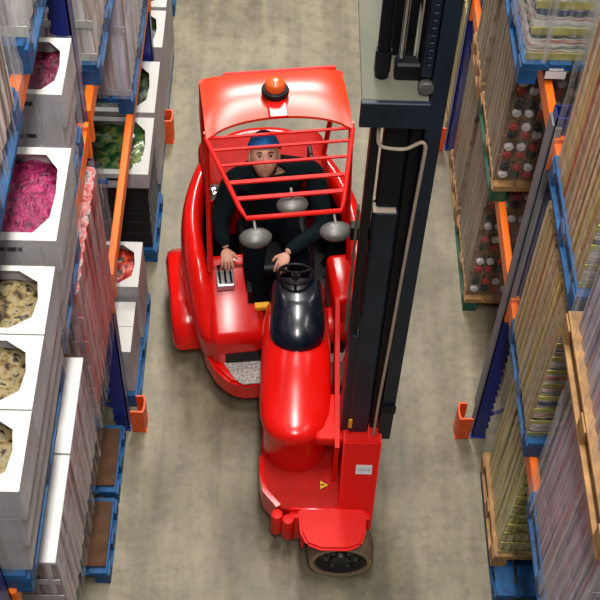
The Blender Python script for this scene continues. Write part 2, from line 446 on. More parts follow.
CAPS = {}
def load(x0, x1, y0, y1, z0, z1, nl, goods, rim, label, flm='film', cap=None, bulge=.010, jitter=.005, group='wrapped pallet loads', capface=None, top=False, ends=None, endrim=True):
    """a wrapped load: layers of upright packs in shallow trays, film round it"""
    c = Vector(((x0+x1)/2, (y0+y1)/2, z0))
    t = thing('pallet_load', label, 'wrapped load', c, group)
    rnd = random.Random(int(abs(x0*17+y0*31+z0*13)*100))
    lh = (z1-z0)/nl
    for k in range(nl):
        dx, dy = 0, rnd.uniform(-jitter, jitter)
        za = z0+k*lh; zb = za+lh-.0015
        a0, a1, b0, b1 = x0+.02+dx, x1-.02+dx, y0+.02+dy, y1-.02+dy
        # scalloped outline of a bundle of round packs
        out = []
        def side(p, q, nseg):
            for i in range(nseg):
                for s in range(4):
                    f = (i+s/4)/nseg; x = p[0]+(q[0]-p[0])*f; y = p[1]+(q[1]-p[1])*f
                    d = (q[0]-p[0], q[1]-p[1]); L = math.hypot(*d); nrm = (d[1]/L, -d[0]/L)
                    h = bulge*math.sin(PI*s/4)
                    out.append((x+nrm[0]*h, y+nrm[1]*h))
        sx = max(3, round((a1-a0)/.085)); sy = max(3, round((b1-b0)/.085))
        side((a0, b0), (a1, b0), sx); side((a1, b0), (a1, b1), sy); side((a1, b1), (a0, b1), sx); side((a0, b1), (a0, b0), sy)
        cx, cy = (a0+a1)/2, (b0+b1)/2
        def ring(f, z): return [Vector((cx+(x-cx)*f, cy+(y-cy)*f, z)) for x, y in out]
        bm = B(); loft(bm, [ring(1, za+.0005), ring(1, zb-.01), ring(.994, zb)])
        g = obj('pack_layer', bm, M[goods], t, smooth=50, off=c)
        if ends:
            g.data.materials.append(M[ends])
            for p in g.data.polygons:
                if p.normal.y < -.6: p.material_index = 1
        bm = B(); rh = min(.05, lh*.28)
        q = .004
        for (xa, xb, ya, yb) in ((a0-bulge-q, a1+bulge+q, b0-bulge-q-.004, b0-bulge-q), (a0-bulge-q, a1+bulge+q, b1+bulge+q, b1+bulge+q+.004),
                                 (a0-bulge-q-.004, a0-bulge-q, b0-bulge-q, b1+bulge+q), (a1+bulge+q, a1+bulge+q+.004, b0-bulge-q, b1+bulge+q)):
            if endrim and not (xb-xa > .5 and yb < cy): continue
            box(bm, xa, xb, ya, yb, za+.001, za+rh)
        obj('tray_rim', bm, M[rim], g)
        pass
        if cap:   # rows of bottle ends along the near face
            nn = min(7, max(3, round((x1-x0)/.075))); step = (a1-a0)/max(3, round((x1-x0)/.075))
            for i in range(nn):
                for row in (0, 1):
                    ci = (i*2+k+row*2+(i*k) % 2) % 3
                    if ci not in CAPS:
                        bm = B(); lathe(bm, [(.029, 0), (.029, -.018), (.022, -.024)], (0, 0, 0), 'y', 10)
                        q_ = obj('bottle_cap', bm, M[('cap_w', 'cap_r', 'cap_k')[ci]]); CAPS[ci] = q_.data; bpy.data.objects.remove(q_)
                    q_ = bpy.data.objects.new('bottle_cap', CAPS[ci]); COL.objects.link(q_); q_.parent = g
                    q_.location = Vector((a0+(i+.5)*step, b0-bulge-.011, za+lh*(.40+.36*row)))-c
    if flm:
        film(x0-.012, x1+.012, y0-.045 if cap else y0-.02, y1+.015, z0+.002, z1+.005, flm, t, c, top)
    return t
# sub-parts above were written in the load's world frame: shift them to the layer's frame
def fix_children():
    for o in bpy.data.objects:
        if o.name.startswith('tray_rim'):
            root = o.parent.parent
            o.data.transform(Matrix.Translation(-root.location))

D = 1.0   # depth of a pallet into the rack
# ---- left rack, third level (top left corner)
XL = -.93
pallet(XL-D, XL, 3.52, 4.35, LV[2], 'palblue', 'blue pallet at the top left corner, its short end above an orange beam')
load(XL-D, XL+.01, 3.56, 4.33, LV[2]+.146, LV[2]+1.1, 5, 's_white', 'traywhite', 'white shrink wrapped load in the top left corner of the photo')
pallet(XL-D, XL, 2.25, 3.30, LV[2], 'palblue', 'long blue pallet edge at the left picture edge, above the magenta cartons')
load(XL-D, XL+.01, 2.27, 3.27, LV[2]+.146, LV[2]+.7, 3, 's_white', 'traywhite', 'pale wrapped load on the blue pallet at the left edge of the photo')
# ---- left rack, second level: the white cartons
XC = -.85
zp = LV[1]
pallet(XC-.05-D, XC-.05, 2.02, 3.03, zp, 'palblue', 'blue pallet under the three white cartons of brown packets')
pallet(XC-.06-D, XC-.06, 3.14, 3.74, zp, 'palblue', 'narrow blue pallet under the bright magenta produce carton')
pallet(XC-.12-D, XC-.12, 3.96, 4.42, zp, 'palblue', 'narrow blue pallet under the dark plum produce carton')
z0 = zp+.146
pos = ['nearest', 'middle', 'farthest']
for k in range(3):
    a = 2.045+k*.33
    for l in range(3):
        top = l == 2
        h = .205
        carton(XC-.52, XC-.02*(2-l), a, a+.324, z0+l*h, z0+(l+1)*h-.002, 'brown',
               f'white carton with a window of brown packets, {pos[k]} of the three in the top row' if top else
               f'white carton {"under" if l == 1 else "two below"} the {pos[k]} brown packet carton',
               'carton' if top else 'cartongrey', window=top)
for (ya, yb, fillm, nm, nl, hh) in ((3.17, 3.68, 'magenta', 'bright magenta', 3, .2), (4.0, 4.37, 'plum', 'dark plum', 3, .2)):
    for l in range(nl):
        top = l == nl-1
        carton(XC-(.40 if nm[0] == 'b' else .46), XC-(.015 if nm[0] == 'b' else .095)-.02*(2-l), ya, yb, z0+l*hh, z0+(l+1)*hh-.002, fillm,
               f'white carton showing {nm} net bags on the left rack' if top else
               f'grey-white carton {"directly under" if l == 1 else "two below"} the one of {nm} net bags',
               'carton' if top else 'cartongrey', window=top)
# film round those stacks
def film_thing(x0, x1, y0, y1, z0, z1, m, label):
    c = Vector(((x0+x1)/2, (y0+y1)/2, z0))
    o = film(x0, x1, y0, y1, z0, z1, m, None, c, taper=.04); o.location = c
    tag(o, label, 'stretch film', 'loose stretch film round carton stacks')
film_thing(XC-.53, XC+.02, 2.03, 3.035, z0, z0+.61, 'filmwarm', 'clear stretch film round the brown packet cartons')
film_thing(XC-.41, XC+.005, 3.155, 3.695, z0, z0+.59, 'film', 'clear stretch film round the magenta carton stack')
film_thing(XC-.47, XC-.07, 3.985, 4.385, z0, z0+.59, 'film', 'clear stretch film round the dark plum carton stack')
# far bay, second level
pallet(XL-D, XL, 4.86, 5.75, zp, 'palblue', 'blue pallet under the pale wrapped load beyond the middle left upright')
load(XL-D, XL, 4.88, 5.73, z0, z0+1.1, 5, 's_white', 'traywhite', 'pale wrapped load just beyond the middle blue upright, second shelf, top left')
# ---- left rack, first level
XM = -.915
zq = LV[0]
pallet(XM-D, XM-.035, 2.35, 3.5, zq, 'palblue', 'blue pallet under the grey wrapped load at the lower left')
load(XM-D, XM, 2.37, 3.48, zq+.146, 2.42, 4, 's_grey', 'cartongrey', 'long grey-pink wrapped load at the lower left, with a flat white top', flm='film')
bm = B(); box(bm, XM-D+.01, XM-.01, 2.38, 2.92, 2.428, 2.45, .002, 1); box(bm, XM-D+.01, XM-.01, 2.93, 3.47, 2.428, 2.45, .002, 1)
o = obj('top_board', bm, M['white'], None, off=(XM-.5, 2.9, 2.428)); o.location = (XM-.5, 2.9, 2.428)
tag(o, 'white cover boards lying on the long grey-pink wrapped load', 'board')
pallet(XM-D, XM-.035, 3.56, 4.47, zq, 'palblue', 'blue pallet under the red and grey wrapped load')
load(XM-D, XM, 3.58, 4.45, zq+.146, 2.78, 5, 's_redgrey', 's_redgrey', 'red and grey streaked wrapped load left of the orange beam')
pallet(XL-.03-D, XL-.03, 6.03, 7.2, zq, 'palblue', 'blue pallet above the green packet carton, its short end facing the camera')
load(XL-.03-D, XL-.03, 6.05, 7.18, zq+.146, 2.81, 2, 's_lav', 'cartongrey', 'lavender and beige wrapped load above the green packet carton')
# ---- left rack, floor level
XF = -.90
for (ya, yb, w) in ((3.98, 4.50, 'farther'), (3.40, 3.94, 'nearer')):
    pallet(-1.95, -1.0, ya, yb, 0, 'palblue', f'{w} blue pallet with a brown top on the floor by the left rack foot')
    c = Vector((-1.4, (ya+yb)/2, .145))
    bm = B()
    for k in range(5):
        box(bm, -1.93+k*.183, -1.93+k*.183+.174, ya+.04, yb-.04, .146, .165, .003, 1)
    o = obj('brown_boards', bm, M['shadewood'], None, off=c); o.location = c
    tag(o, f'brown loose boards lying on the {w} blue floor pallet', 'boards')
def crate_stack(y0, y1, z0, n, h, x0, x1, label):
    for l in range(n):
        c = Vector(((x0+x1)/2, (y0+y1)/2, z0+l*h)); bm = B()
        za, zb = z0+l*h, z0+(l+1)*h-.003
        w = .012
        box(bm, x0, x1, y0, y1, za, za+.01); box(bm, x0, x0+w, y0, y1, za+.01, zb); box(bm, x1-w, x1, y0, y1, za+.01, zb)
        box(bm, x0+w, x1-w, y0, y0+w, za+.01, zb); box(bm, x0+w, x1-w, y1-w, y1, za+.01, zb)
        for q in range(2): box(bm, x0-.006, x1+.006, y0-.006, y0, za+.05+q*.1, za+.06+q*.1); box(bm, x1, x1+.006, y0, y1, za+.05+q*.1, za+.06+q*.1)
        o = obj('plastic_crate', bm, M['crateblack'], None, off=c); o.location = c
        tag(o, f'black plastic crate in the {["bottom", "second", "third"][l]} layer under {label}', 'crate', 'black crates')
pallet(-1.85, XF, 6.06, 6.66, 0, 'palblue', 'blue pallet under the black crates on the floor at the left')
crate_stack(6.09, 6.64, .146, 3, .23, -1.42, XF-.03, 'the green packet carton')
gcart = carton(-1.42, XF-.01, 6.06, 6.63, .84, .985, 'green', 'white carton with a window of green packets under the orange beam', frac=.78)
bm = B(); box(bm, -1.31, -1.2, 6.052, 6.0582, .88, .93); q_ = obj('label_sticker', bm, M['capblue'], gcart, off=gcart.location); q_['label'] = 'small dark blue sticker'
ys = [6.74, 7.5, 7.98, 8.46]
pallet(-1.85, XF-.03, 6.72, 7.32, 0, 'palblue', 'blue floor pallet behind the black crates, left of the far upright')
pallet(-1.85, XF-.03, 7.48, 8.42, 0, 'palblue', 'blue floor pallet beyond the far left upright')
pallet(-1.85, XF-.06, 8.95, 9.8, 0, 'palblue', 'blue floor pallet at the top picture edge left of the aisle')
carton(-1.5, XF-.02, 6.74, 7.3, .146, .93, 'darkfill', 'tall white carton with dark packets beside the far left guard', frac=.75)
carton(-1.5, XF-.02, 7.5, 7.94, .146, .9, 'darkfill', 'white carton with dark packets just beyond the far left guard', frac=.75)
carton(-1.5, XF-.02, 7.96, 8.4, .146, .92, 'darkfill', 'white carton with dark packets next to the top picture edge', frac=.75)
pallet(-1.85, XF-.02, 4.74, 5.66, 0, 'palblue', 'blue floor pallet under the red packet carton')
carton(-1.45, XF-.03, 5.24, 5.64, .146, .74, 'redfill', 'white carton with a window of red packets on the floor level', frac=.8)
carton(-1.45, XF-.05, 4.78, 5.2, .146, .62, 'darkfill', 'plain white closed carton beside the red packet carton', window=False)

# ---- right rack
XR = 1.36
pallet(XR+.07, XR+.07+D, 5.66, 6.5, 0, 'palgreen', 'green floor pallet with a brown deck right of the mast, lowest green end', 'palwood')
load(XR+.07, XR+.07+D, 5.7, 6.48, .146, 1.32, 5, 's_brown', 'traywood', 'wrapped load of brown bottles on the green floor pallet', flm='filmwarm', cap=True, endrim=True)
pallet(XR+.07, XR+.07+D, 6.56, 7.22, 0, 'palwood', 'bare wood floor pallet next to the far right upright')
load(XR+.07, XR+.07+D, 6.58, 7.20, .146, 1.3, 5, 's_brown', 'traywood', 'wrapped load of brown bottles close to the far right upright', flm='filmwarm', endrim=True)
pallet(XR+.07, XR+.07+D, 7.5, 8.4, 0, 'palwood', 'bare wood floor pallet beyond the far right upright')
load(XR+.07, XR+.07+D, 7.52, 8.38, .146, 1.2, 6, 's_yellow', 'traywood', 'kraft brown trays stacked beyond the far right upright', flm='filmwarm', endrim=True)
pallet(XR, XR+D, 5.33, 6.2, zq, 'palgreen', 'green pallet with a brown deck on the first right shelf above the brown bottles', 'palwood')
load(XR, XR+D, 5.38, 6.18, zq+.146, 2.80, 6, 's_brown', 'traywood', 'wrapped load of bottles with pink and dark ends, middle of the right rack', flm='filmwarm', cap=True, endrim=True)
pallet(XR, XR+D, 6.26, 6.8, zq, 'palwood', 'bare wood pallet deeper on the first right shelf')
load(XR, XR+D, 6.28, 6.78, zq+.146, 2.80, 6, 's_brown', 'traywood', 'brown-grey wrapped load by the top edge, right of the mast', flm='filmwarm', endrim=True)
pallet(1.27, 1.27+D, 4.96, 5.9, LV[1], 'palblue', 'blue pallet near the top right corner with a pale mark on its end')
load(1.285, 1.27+D, 4.99, 5.88, LV[1]+.146, 4.1, 6, 's_bands', 'trayyel', 'clear wrapped load with red and yellow bands in the top right corner', flm='film')
pallet(XR+.0, XR+D, 3.42, 4.30, LV[1], 'palblue', 'blue-green pallet ending at the right edge, below the white-green tray ends')
load(XR-.0, XR+D, 3.46, 4.28, LV[1]+.146, 4.15, 8, 's_rust', 'trayyel', 'rust and olive streaked wrapped load at the right picture edge', flm='filmthin', ends='s_bands', jitter=.002, bulge=.006, endrim=True)
pallet(XR-.05, XR+D, 2.2, 3.34, LV[1], 'palwood', 'bare wood pallet cut by the right picture edge')
load(XR-.02, XR+D, 2.24, 3.3, LV[1]+.146, 4.1, 5, 's_purple', 'cartongrey', 'grey wrapped load on the bare wood pallet at the right edge', endrim=True)
pallet(XR+.025, XR+D, 3.46, 4.30, zq, 'palblue', 'blue pallet under the olive load, ending over an orange beam')
load(XR+.01, XR+D, 3.5, 4.28, zq+.146, 2.81, 9, 's_olive', 'trayyel', 'olive and yellow wrapped load crossed by the blue upright', flm='filmthin', ends='s_bands', jitter=.002, bulge=.006, endrim=True)
pallet(XR+.01, XR+D, 2.2, 3.17, zq, 'palblue', 'blue pallet under the purple-grey load at the bottom right')
load(XR+.01, XR+D, 2.22, 3.15, zq+.146, 2.81, 4, 's_purple', 's_purple', 'large purple-grey shrink wrapped load at the bottom right', flm='film', jitter=.003, endrim=True)
pallet(XR+.09, XR+.09+D, 3.3, 4.26, 0, 'palblue', 'bright blue floor pallet under the bare wood pallet, bottom right')
pallet(XR+.07, XR+.07+D, 3.5, 4.26, .146, 'palwood', 'bare wood pallet under the yellow-green load, bottom right')
load(XR+.09, XR+.07+D, 3.52, 4.24, .292, 1.36, 9, 's_yellow', 'trayyel', 'yellow-green layered load on the floor below the orange post guard', flm='filmthin', jitter=.004, endrim=True)
fix_children()

# ------------------------------------------------------------------ the forklift
TO = Vector((-.02, 5.7, 0)); YAW = math.radians(8)
RZ = Matrix.Rotation(YAW, 4, 'Z')
def W(x, y, z):
    """truck frame -> world"""
    return TO + RZ @ Vector((x, y, z))
TM = Matrix.Translation(TO) @ RZ
truck = thing('forklift', 'red articulated forklift with a black mast, driven down the aisle', 'forklift', TO)
def tobj(name, bm, m, smooth=False, local=True, parent=None, sub=0):
    if local: bmesh.ops.transform(bm, matrix=TM, verts=bm.verts)
    return obj(name, bm, m, parent or truck, smooth, off=TO, sub=sub)

def outline(kx=1, ky=1, n=64):
    """plan of the rear body: widest amidships, round tail, squarer front"""
    half = [(-.0, .92), (.14, .91), (.27, .86), (.38, .76), (.47, .62), (.55, .42), (.605, .22), (.63, .02), (.63, -.2), (.615, -.42), (.585, -.62), (.54, -.72), (.46, -.765), (.3, -.78), (.19, -.785), (.16, -.785), (0, -.785)]
    pts = half+[(-x, y) for x, y in half[1:-1][::-1]]
    return [Vector((x*kx, (y-.05)*ky+.05, 0)) for x, y in pts]
bm = B()
def R_(k, z, ky=None):
    out = []
    for p in outline(k, ky or k):
        zz = z
        f = min(1, max(0, (-.30-p.y)/.45)); f = f*f*(3-2*f)
        if z > .5: zz = .5+(z-.5)*(1-.72*f)
        if abs(p.x) < .17 and p.y < -.3: zz = min(zz, .42+(z-.4)*.05)
        out.append(Vector((p.x, p.y, zz)))
    return out
loft(bm, [R_(.93, .2, .93), R_(.99, .3, .98), R_(1.03, .55, 1), R_(1.035, .75, 1), R_(1.02, .9, .99), R_(.975, .985, .96), R_(.90, 1.01, .90), R_(.82, .995, .83), R_(.775, .93, .79), R_(.76, .6, .77), R_(.75, .45, .76)])
nb = len(outline())
rb = tobj('rear_body', bm, [M['red'], M['blackp']], smooth=70, sub=1)
for p in rb.data.polygons:
    if p.index >= 8*nb and p.index != 10*nb: p.material_index = 1
# engine cover behind the seat
bm = B(); box(bm, -.46, .46, .22, .78, .5, 1.07, .10, 5)
tobj('engine_cover', bm, M['redmatte'], smooth=60)
bm = B(); box(bm, .27, .30, .15, .216, .75, 1.35, .008, 2); box(bm, .27, .30, .216, .30, 1.075, 1.35, .008, 2)
tobj('seat_belt_bracket', bm, M['blackp'])
# left console with lever block
bm = B(); box(bm, -.50, -.13, -.785, -.30, .36, .86, .05, 4); box(bm, -.50, -.13, -.42, -.26, .36, .86, .05, 4)
for v_ in bm.verts:
    if v_.co.z > .6: v_.co.z += .09+(v_.co.y+.30)*.62 if v_.co.y < -.30 else .09
tobj('side_console', bm, M['red'], smooth=50)
bm = B(); box(bm, .33, .50, -.72, -.30, .36, .90, .05, 4)
tobj('side_console', bm, M['red'], smooth=50)
bm = B(); box(bm, -.435, -.315, -.52, -.38, .86, .915, .008, 2)
cp = tobj('lever_block', bm, M['silver'])
for k in range(3):
    bm = B(); x = -.422+.038*k+.002; box(bm, x, x+.016, -.50, -.40, .9155, .9175); tobj('lever_slot', bm, M['blackp'], parent=cp)
    bm = B(); p = [(x+.008, -.40, .915), (x+.008, -.39, .95)]; tube(bm, p, .005, 8)
    lathe(bm, [(.004, .0), (.012, .01), (.013, .025), (.004, .034)], (x+.008, -.39, .945), n=10)
    tobj('lever', bm, M['blackp'], smooth=50, parent=cp)
bm = B(); lathe(bm, [(.017, 0), (.017, .01), (.006, .014), (.006, .04), (.02, .05), (.02, .065), (.008, .072)], (-.475, -.33, .94), n=14)
tobj('control_knob', bm, M['blackp'], smooth=50)
bm = B(); box(bm, -.235, -.205, -.60, -.40, .80, .925, .004, 1); tobj('console_slot', bm, M['blackp'])
# cockpit floor, seat
bm = B(); box(bm, -.43, .43, -.74, .22, .40, .46); tobj('cockpit_floor', bm, M['blackp'])
seat = B(); box(seat, -.25, .25, -.40, .10, .80, .90, .04, 3); s_ = tobj('seat_cushion', seat, M['blackp'], smooth=50)
bm = B(); box(bm, -.22, .22, .10, .215, .86, 1.24, .045, 3); tobj('seat_back', bm, M['blackp'], smooth=50)
bm = B(); box(bm, -.2, .2, -.35, .08, .46, .80, .01, 1); tobj('seat_pedestal', bm, M['blackp'])
# rear wheel covers and wheels
for s in (-1, 1):
    bm = B()
    prof = [(.20, .33), (.36, .30), (.46, .18), (.50, .03), (.47, -.25), (.42, -.42), (.32, -.50), (.20, -.51), (.20, -.3)]
    x0, x1 = (-.76, -.52) if s < 0 else (.52, .76)
    rings = []
    for x, k in ((x0, .80), (x0+.02 if s < 0 else x0, .95), (x0+.06, 1.0), (x1-.06, 1.0), (x1-.02, .95), (x1, .80)):
        rings.append([Vector((x, -.08+(y+.08)*k, .2+(z-.2)*k)) for z, y in prof])
    loft(bm, rings); tobj('wheel_cover', bm, M['red'], smooth=45)
    bm = B(); lathe(bm, [(.10, -.09), (.19, -.09), (.215, -.07), (.22, 0), (.215, .07), (.19, .09), (.10, .09)], (s*.60, -.08, .221), 'x', 32)
    wv = tobj('rear_wheel', bm, M['rubber'], smooth=40)
# chassis nose, step plates
def nose(bm, k, z0, z1, bev): 
    pts = [(-.55, -.5), (-.55, -.66), (-.49, -.82), (-.40, -.94), (-.30, -.98), (.30, -.98), (.40, -.94), (.49, -.82), (.55, -.66), (.55, -.5)]
    prism(bm, [(x*k, -.7+(y+.7)*k) for x, y in pts], z0, z1, bev)
bm = B(); nose(bm, 1.0, .2, .385, .02); tobj('chassis_nose', bm, M['red'], smooth=40)
for s in (-1, 1):
    bm = B(); pts = [(s*.10, -.74), (s*.10, -.975), (s*.31, -.975), (s*.36, -.93), (s*.42, -.80), (s*.44, -.74)]
    prism(bm, pts if s > 0 else pts[::-1], .386, .394); tobj('tread_plate', bm, M['tread'])
    bm = B(); pts = [(-s*-.15, -.70), (s*.15, -.795), (s*.41, -.79), (s*.46, -.70)]
    prism(bm, pts, .386, .50); tobj('toe_recess', bm, M['blackp'])
bm = B(); tube(bm, [W(-.105, -.80, .9), W(-.10, -.90, .72), W(-.10, -1.05, .42)], .012, 8); tobj('pivot_hose', bm, M['hose'], smooth=60, local=False)
bm = B(); box(bm, -.20, -.10, -.69, -.645, .83, .87, .006, 1); tobj('marker_block', bm, M['yellow'])

# steering console (black, rounded nose) and wheel; these sit on the front unit
bm = B(); rings = []
for (z, w, y0) in ((.98, .18, 4.54), (1.03, .18, 4.54), (1.07, .175, 4.57), (1.11, .165, 4.63), (1.15, .15, 4.71), (1.175, .135, 4.78), (1.185, .11, 4.82)):
    ring = []
    for q in range(25):
        a = PI*q/24; ring.append(Vector((.158-w*math.cos(a), y0+w-w*math.sin(a), z)))
    ring += [Vector((.155+w, 5.0, z)), Vector((.155-w, 5.0, z))]
    rings.append(ring)
loft(bm, rings); tobj('steering_console', bm, M['blackgl'], smooth=80, local=False)
bm = B(); cc = Vector((.14, 5.02, 1.20))
tilt = Matrix.Rotation(math.radians(-18), 3, 'X')
tube(bm, [cc+tilt @ Vector((.115*math.cos(2*PI*k/28), .115*math.sin(2*PI*k/28), 0)) for k in range(29)], .012, 8, cap=False)
for a in (.5, 2.6, 4.7): tube(bm, [cc, cc+tilt @ Vector((.115*math.cos(a), .115*math.sin(a), 0))], .01, 6)
tube(bm, [cc, cc+Vector((0, -.03, -.15))], .03, 12)
tobj('steering_wheel', bm, M['blackp'], smooth=60, local=False)

# overhead guard
GZ = 2.1
bm = B(); NX, NY = 24, 10
def roofpt(u, w):
    x = -.455+.91*u; yb = .235
    arch = math.sin(PI*min(1, max(0, (u-.03)/.94)))
    yf = -.27+.125*arch**.6
    y = yb+(yf-yb)*w
    z = GZ+.0+.03*math.sin(PI*w)-.03*(abs(u-.5)*2)**6-.02*w*w
    return Vector((x, y, z))
g = [[bm.verts.new(roofpt(i/NX, j/NY)) for j in range(NY+1)] for i in range(NX+1)]
for i in range(NX):
    for j in range(NY): bm.faces.new((g[i][j], g[i+1][j], g[i+1][j+1], g[i][j+1]))
r = bmesh.ops.extrude_face_region(bm, geom=bm.faces[:])
for q in r['geom']:
    if isinstance(q, bmesh.types.BMVert): q.co.z -= .02
tobj('roof_plate', bm, M['redroof'], smooth=40)
bm = B(); box(bm, -.30, .42, .238, .262, GZ-.03, GZ+.0, .004, 1); tobj('roof_rear_bar', bm, M['redgrille'])
def lerp(a, b, t): return a+(b-a)*t
TLl, TRr, BLl, BRr = Vector((-.455, -.25, 2.04)), Vector((.455, -.25, 2.04)), Vector((-.29, -.905, 2.04)), Vector((.29, -.905, 2.04))
bm = B()
tube(bm, [TLl, lerp(TLl, BLl, .9), BLl+Vector((.012, -.012, 0)), BRr+Vector((-.012, -.012, 0)), lerp(TRr, BRr, .9), TRr], .015, 8)
for k, t in enumerate((0.0, .16, .36, .58, .78)):
    a, b = lerp(TLl, BLl, t), lerp(TRr, BRr, t); w = .008 if k < 3 else .013
    n_ = Vector((0, 1, 0))
    T_ = []
    rings = []
    for p in (a, b): rings.append([p+Vector((0, -w, -.006)), p+Vector((0, w, -.006)), p+Vector((0, w, .006)), p+Vector((0, -w, .006))])
    loft(bm, rings)
tobj('front_grille', bm, M['redgrille'], smooth=50)
for s in (-1, 1):
    bm = B(); tube(bm, [(s*.45, -.22, 2.06), (s*.455, -.24, 1.8), (s*.46, -.30, 1.35), (s*.47, -.42, .96)], [.017, .017, .018, .02], 8); tobj('guard_post', bm, M['red'], smooth=50)
    bm = B(); tube(bm, [(s*.44, .20, 2.08), (s*.44, .32, 1.7), (s*.42, .45, 1.1)], .02, 8); tobj('guard_post', bm, M['red'], smooth=50)
# beacon
bp_ = W(.0, .13, 0)
bm = B(); box(bm, -.055, .055, -.21, .10, GZ+.02, GZ+.045, .004, 1); bk = tobj('beacon_bracket', bm, M['red'])
bm = B(); lathe(bm, [(.085, 0), (.088, .02), (.08, .035), (.06, .04)], W(.0, -.0, GZ+.046), n=24); tobj('beacon_base', bm, M['blackp'], smooth=40, local=False, parent=bk)
bm = B(); lathe(bm, [(.062, 0), (.062, .035), (.052, .055), (.02, .063)], W(.0, -.0, GZ+.087), n=24); tobj('beacon_lens', bm, M['amber'], smooth=50, local=False, parent=bk)
# work lamps hung from the front bar
for (lx, ly, lz) in ((-.235, -1.03, 1.98), (.235, -1.03, 1.98), (.01, -.80, 1.98)):
    c_ = W(lx, ly, lz); bm = B()
    tl = Matrix.Rotation(YAW, 3, 'Z') @ Matrix.Diagonal((1.05, .8, .5)) @ Matrix.Rotation(math.radians(62), 3, 'X')
    lathe(bm, [(.088, -.045), (.092, -.03), (.088, 0), (.07, .035), (.035, .055), (.01, .06)], c_, n=24, T=tl)
    lp = tobj('work_lamp', bm, M['lampgrey'], smooth=60, local=False)
    bm = B(); lathe(bm, [(.08, -.05), (.08, -.0455)], c_, n=24, T=tl); tobj('lamp_lens', bm, M['lens'], local=False, parent=lp)
    bm = B(); tube(bm, [c_+Vector((0, .01, .03)), W(lx*1.0, max(ly+.12, -.90) if ly < -.9 else ly+.1, 2.03)], .009, 6); tobj('lamp_bracket', bm, M['lampgrey'], local=False, parent=lp)
# mirror / strobe at the left of the cab
bm = B(); c_ = W(-.40, -.02, 1.28)
lathe(bm, [(.02, -.10), (.03, -.06), (.055, -.03), (.06, .02), (.045, .05), (.01, .06)], c_, n=20); tobj('side_lamp', bm, M['chrome'], smooth=50, local=False)
bm = B(); tube(bm, [c_+Vector((0, 0, -.08)), W(-.42, .0, .96)], .012, 8); tobj('side_lamp_stem', bm, M['blackp'], local=False)

# ---- front unit (world aligned: turned square to the rack)
# long rounded hood over the articulation
bm = B(); rings = []
hw = .205; hc = .155
stations = [(4.98, .21, .21, 1.0), (4.80, .225, .225, 1.02), (4.55, .23, .23, 1.01), (4.3, .23, .23, .96), (4.17, .222, .222, .93), (4.07, .19, .19, .91), (4.01, .135, .135, .89), (3.975, .06, .06, .865)]
for (y, w, w2, zt) in stations:
    ring = []
    for q in range(17):
        a = PI*q/16
        x = hc-w2*math.cos(a)*(1 if q else 1); z = .80+(zt-.80)*min(1, math.sin(a)**.62) if 0 < q < 16 else .80
        ring.append(Vector((x, y, z)))
    ring.append(Vector((hc+w2*.98, y, .775))); ring.append(Vector((hc-w2*.98, y, .775)))
    rings.append(ring)
loft(bm, rings); tobj('hood', bm, M['red'], smooth=55, local=False)
bm = B(); lathe(bm, [(.18, .44), (.21, .45), (.21, .60), (.205, .775)], (.165, 4.20, 0), n=48); tobj('pivot_drum', bm, M['red'], smooth=40, local=False)
# deck and base
bm = B()
prism(bm, [(-.055, 4.55), (-.055, 4.0), (-.035, 3.86), (.06, 3.74), (.15, 3.715), (.50, 3.715), (.50, 4.55)], .30, .44, .008)
tobj('front_deck', bm, M['redmatte'], smooth=40, local=False)
bm = B(); prism(bm, [(-.065, 4.1), (-.065, 3.97), (-.04, 3.84), (.05, 3.73), (.075, 3.75), (-.015, 3.86), (-.035, 3.98), (-.035, 4.1)], .25, .455)
box(bm, .13, .47, 3.705, 3.725, .30, .475, .006, 2)
tobj('deck_rim', bm, M['red'], smooth=40, local=False)
for x, y in ((.055, 3.69), (.125, 3.655)):
    bm = B(); lathe(bm, [(.036, .22), (.04, .24), (.04, .42), (.034, .44), (.01, .445)], (x, y, 0), n=20); tobj('hinge_boss', bm, M['redgrille'], smooth=45, local=False)
bm = B(); box(bm, .13, .645, 3.665, 3.715, .14, .435, .012, 3); tobj('front_apron', bm, M['redgrille'], smooth=40, local=False)
bm = B(); prism(bm, [(.185, 3.72), (.20, 3.55), (.24, 3.47), (.33, 3.435), (.50, 3.435), (.58, 3.47), (.61, 3.56), (.615, 3.72)], .435, .475, .015); box(bm, .205, .23, 3.55, 3.66, .25, .44, .004, 1); tobj('wheel_housing', bm, M['redgrille'], smooth=40, local=False)
# mast foot: tall red box with a leaning front face
bm = B()
a = [Vector(p) for p in ((.44, 3.66, .28), (.655, 3.66, .28), (.655, 4.3, .28), (.44, 4.3, .28))]
b = [Vector(p) for p in ((.45, 3.93, .93), (.685, 3.93, .93), (.685, 4.3, .93), (.45, 4.3, .93))]
loft(bm, [a, b]); bmesh.ops.bevel(bm, geom=list(bm.edges), offset=.01, segments=2, affect='EDGES')
mf = tobj('mast_foot', bm, M['redgrille'], smooth=40, local=False)
def onfoot(x, s, d=.003):   # s 0..1 up the leaning face
    return Vector((x, 3.66+.27*s-d*.92, .28+.65*s+d*.38))
bm = B(); loft(bm, [[onfoot(.535, .66), onfoot(.635, .66), onfoot(.635, .76), onfoot(.535, .76)], [onfoot(.535, .66, .005), onfoot(.635, .66, .005), onfoot(.635, .76, .005), onfoot(.535, .76, .005)]])
tobj('name_label', bm, M['label'], local=False, parent=mf)
bm = B()
for i in range(7):
    x = .548+i*.012; loft(bm, [[onfoot(x, .695, .0055), onfoot(x+.007, .695, .0055), onfoot(x+.007, .725, .0055), onfoot(x, .725, .0055)], [onfoot(x, .695, .0065), onfoot(x+.007, .695, .0065), onfoot(x+.007, .725, .0065), onfoot(x, .725, .0065)]])
tobj('label_print', bm, M['cartongrey'], local=False, parent=mf)
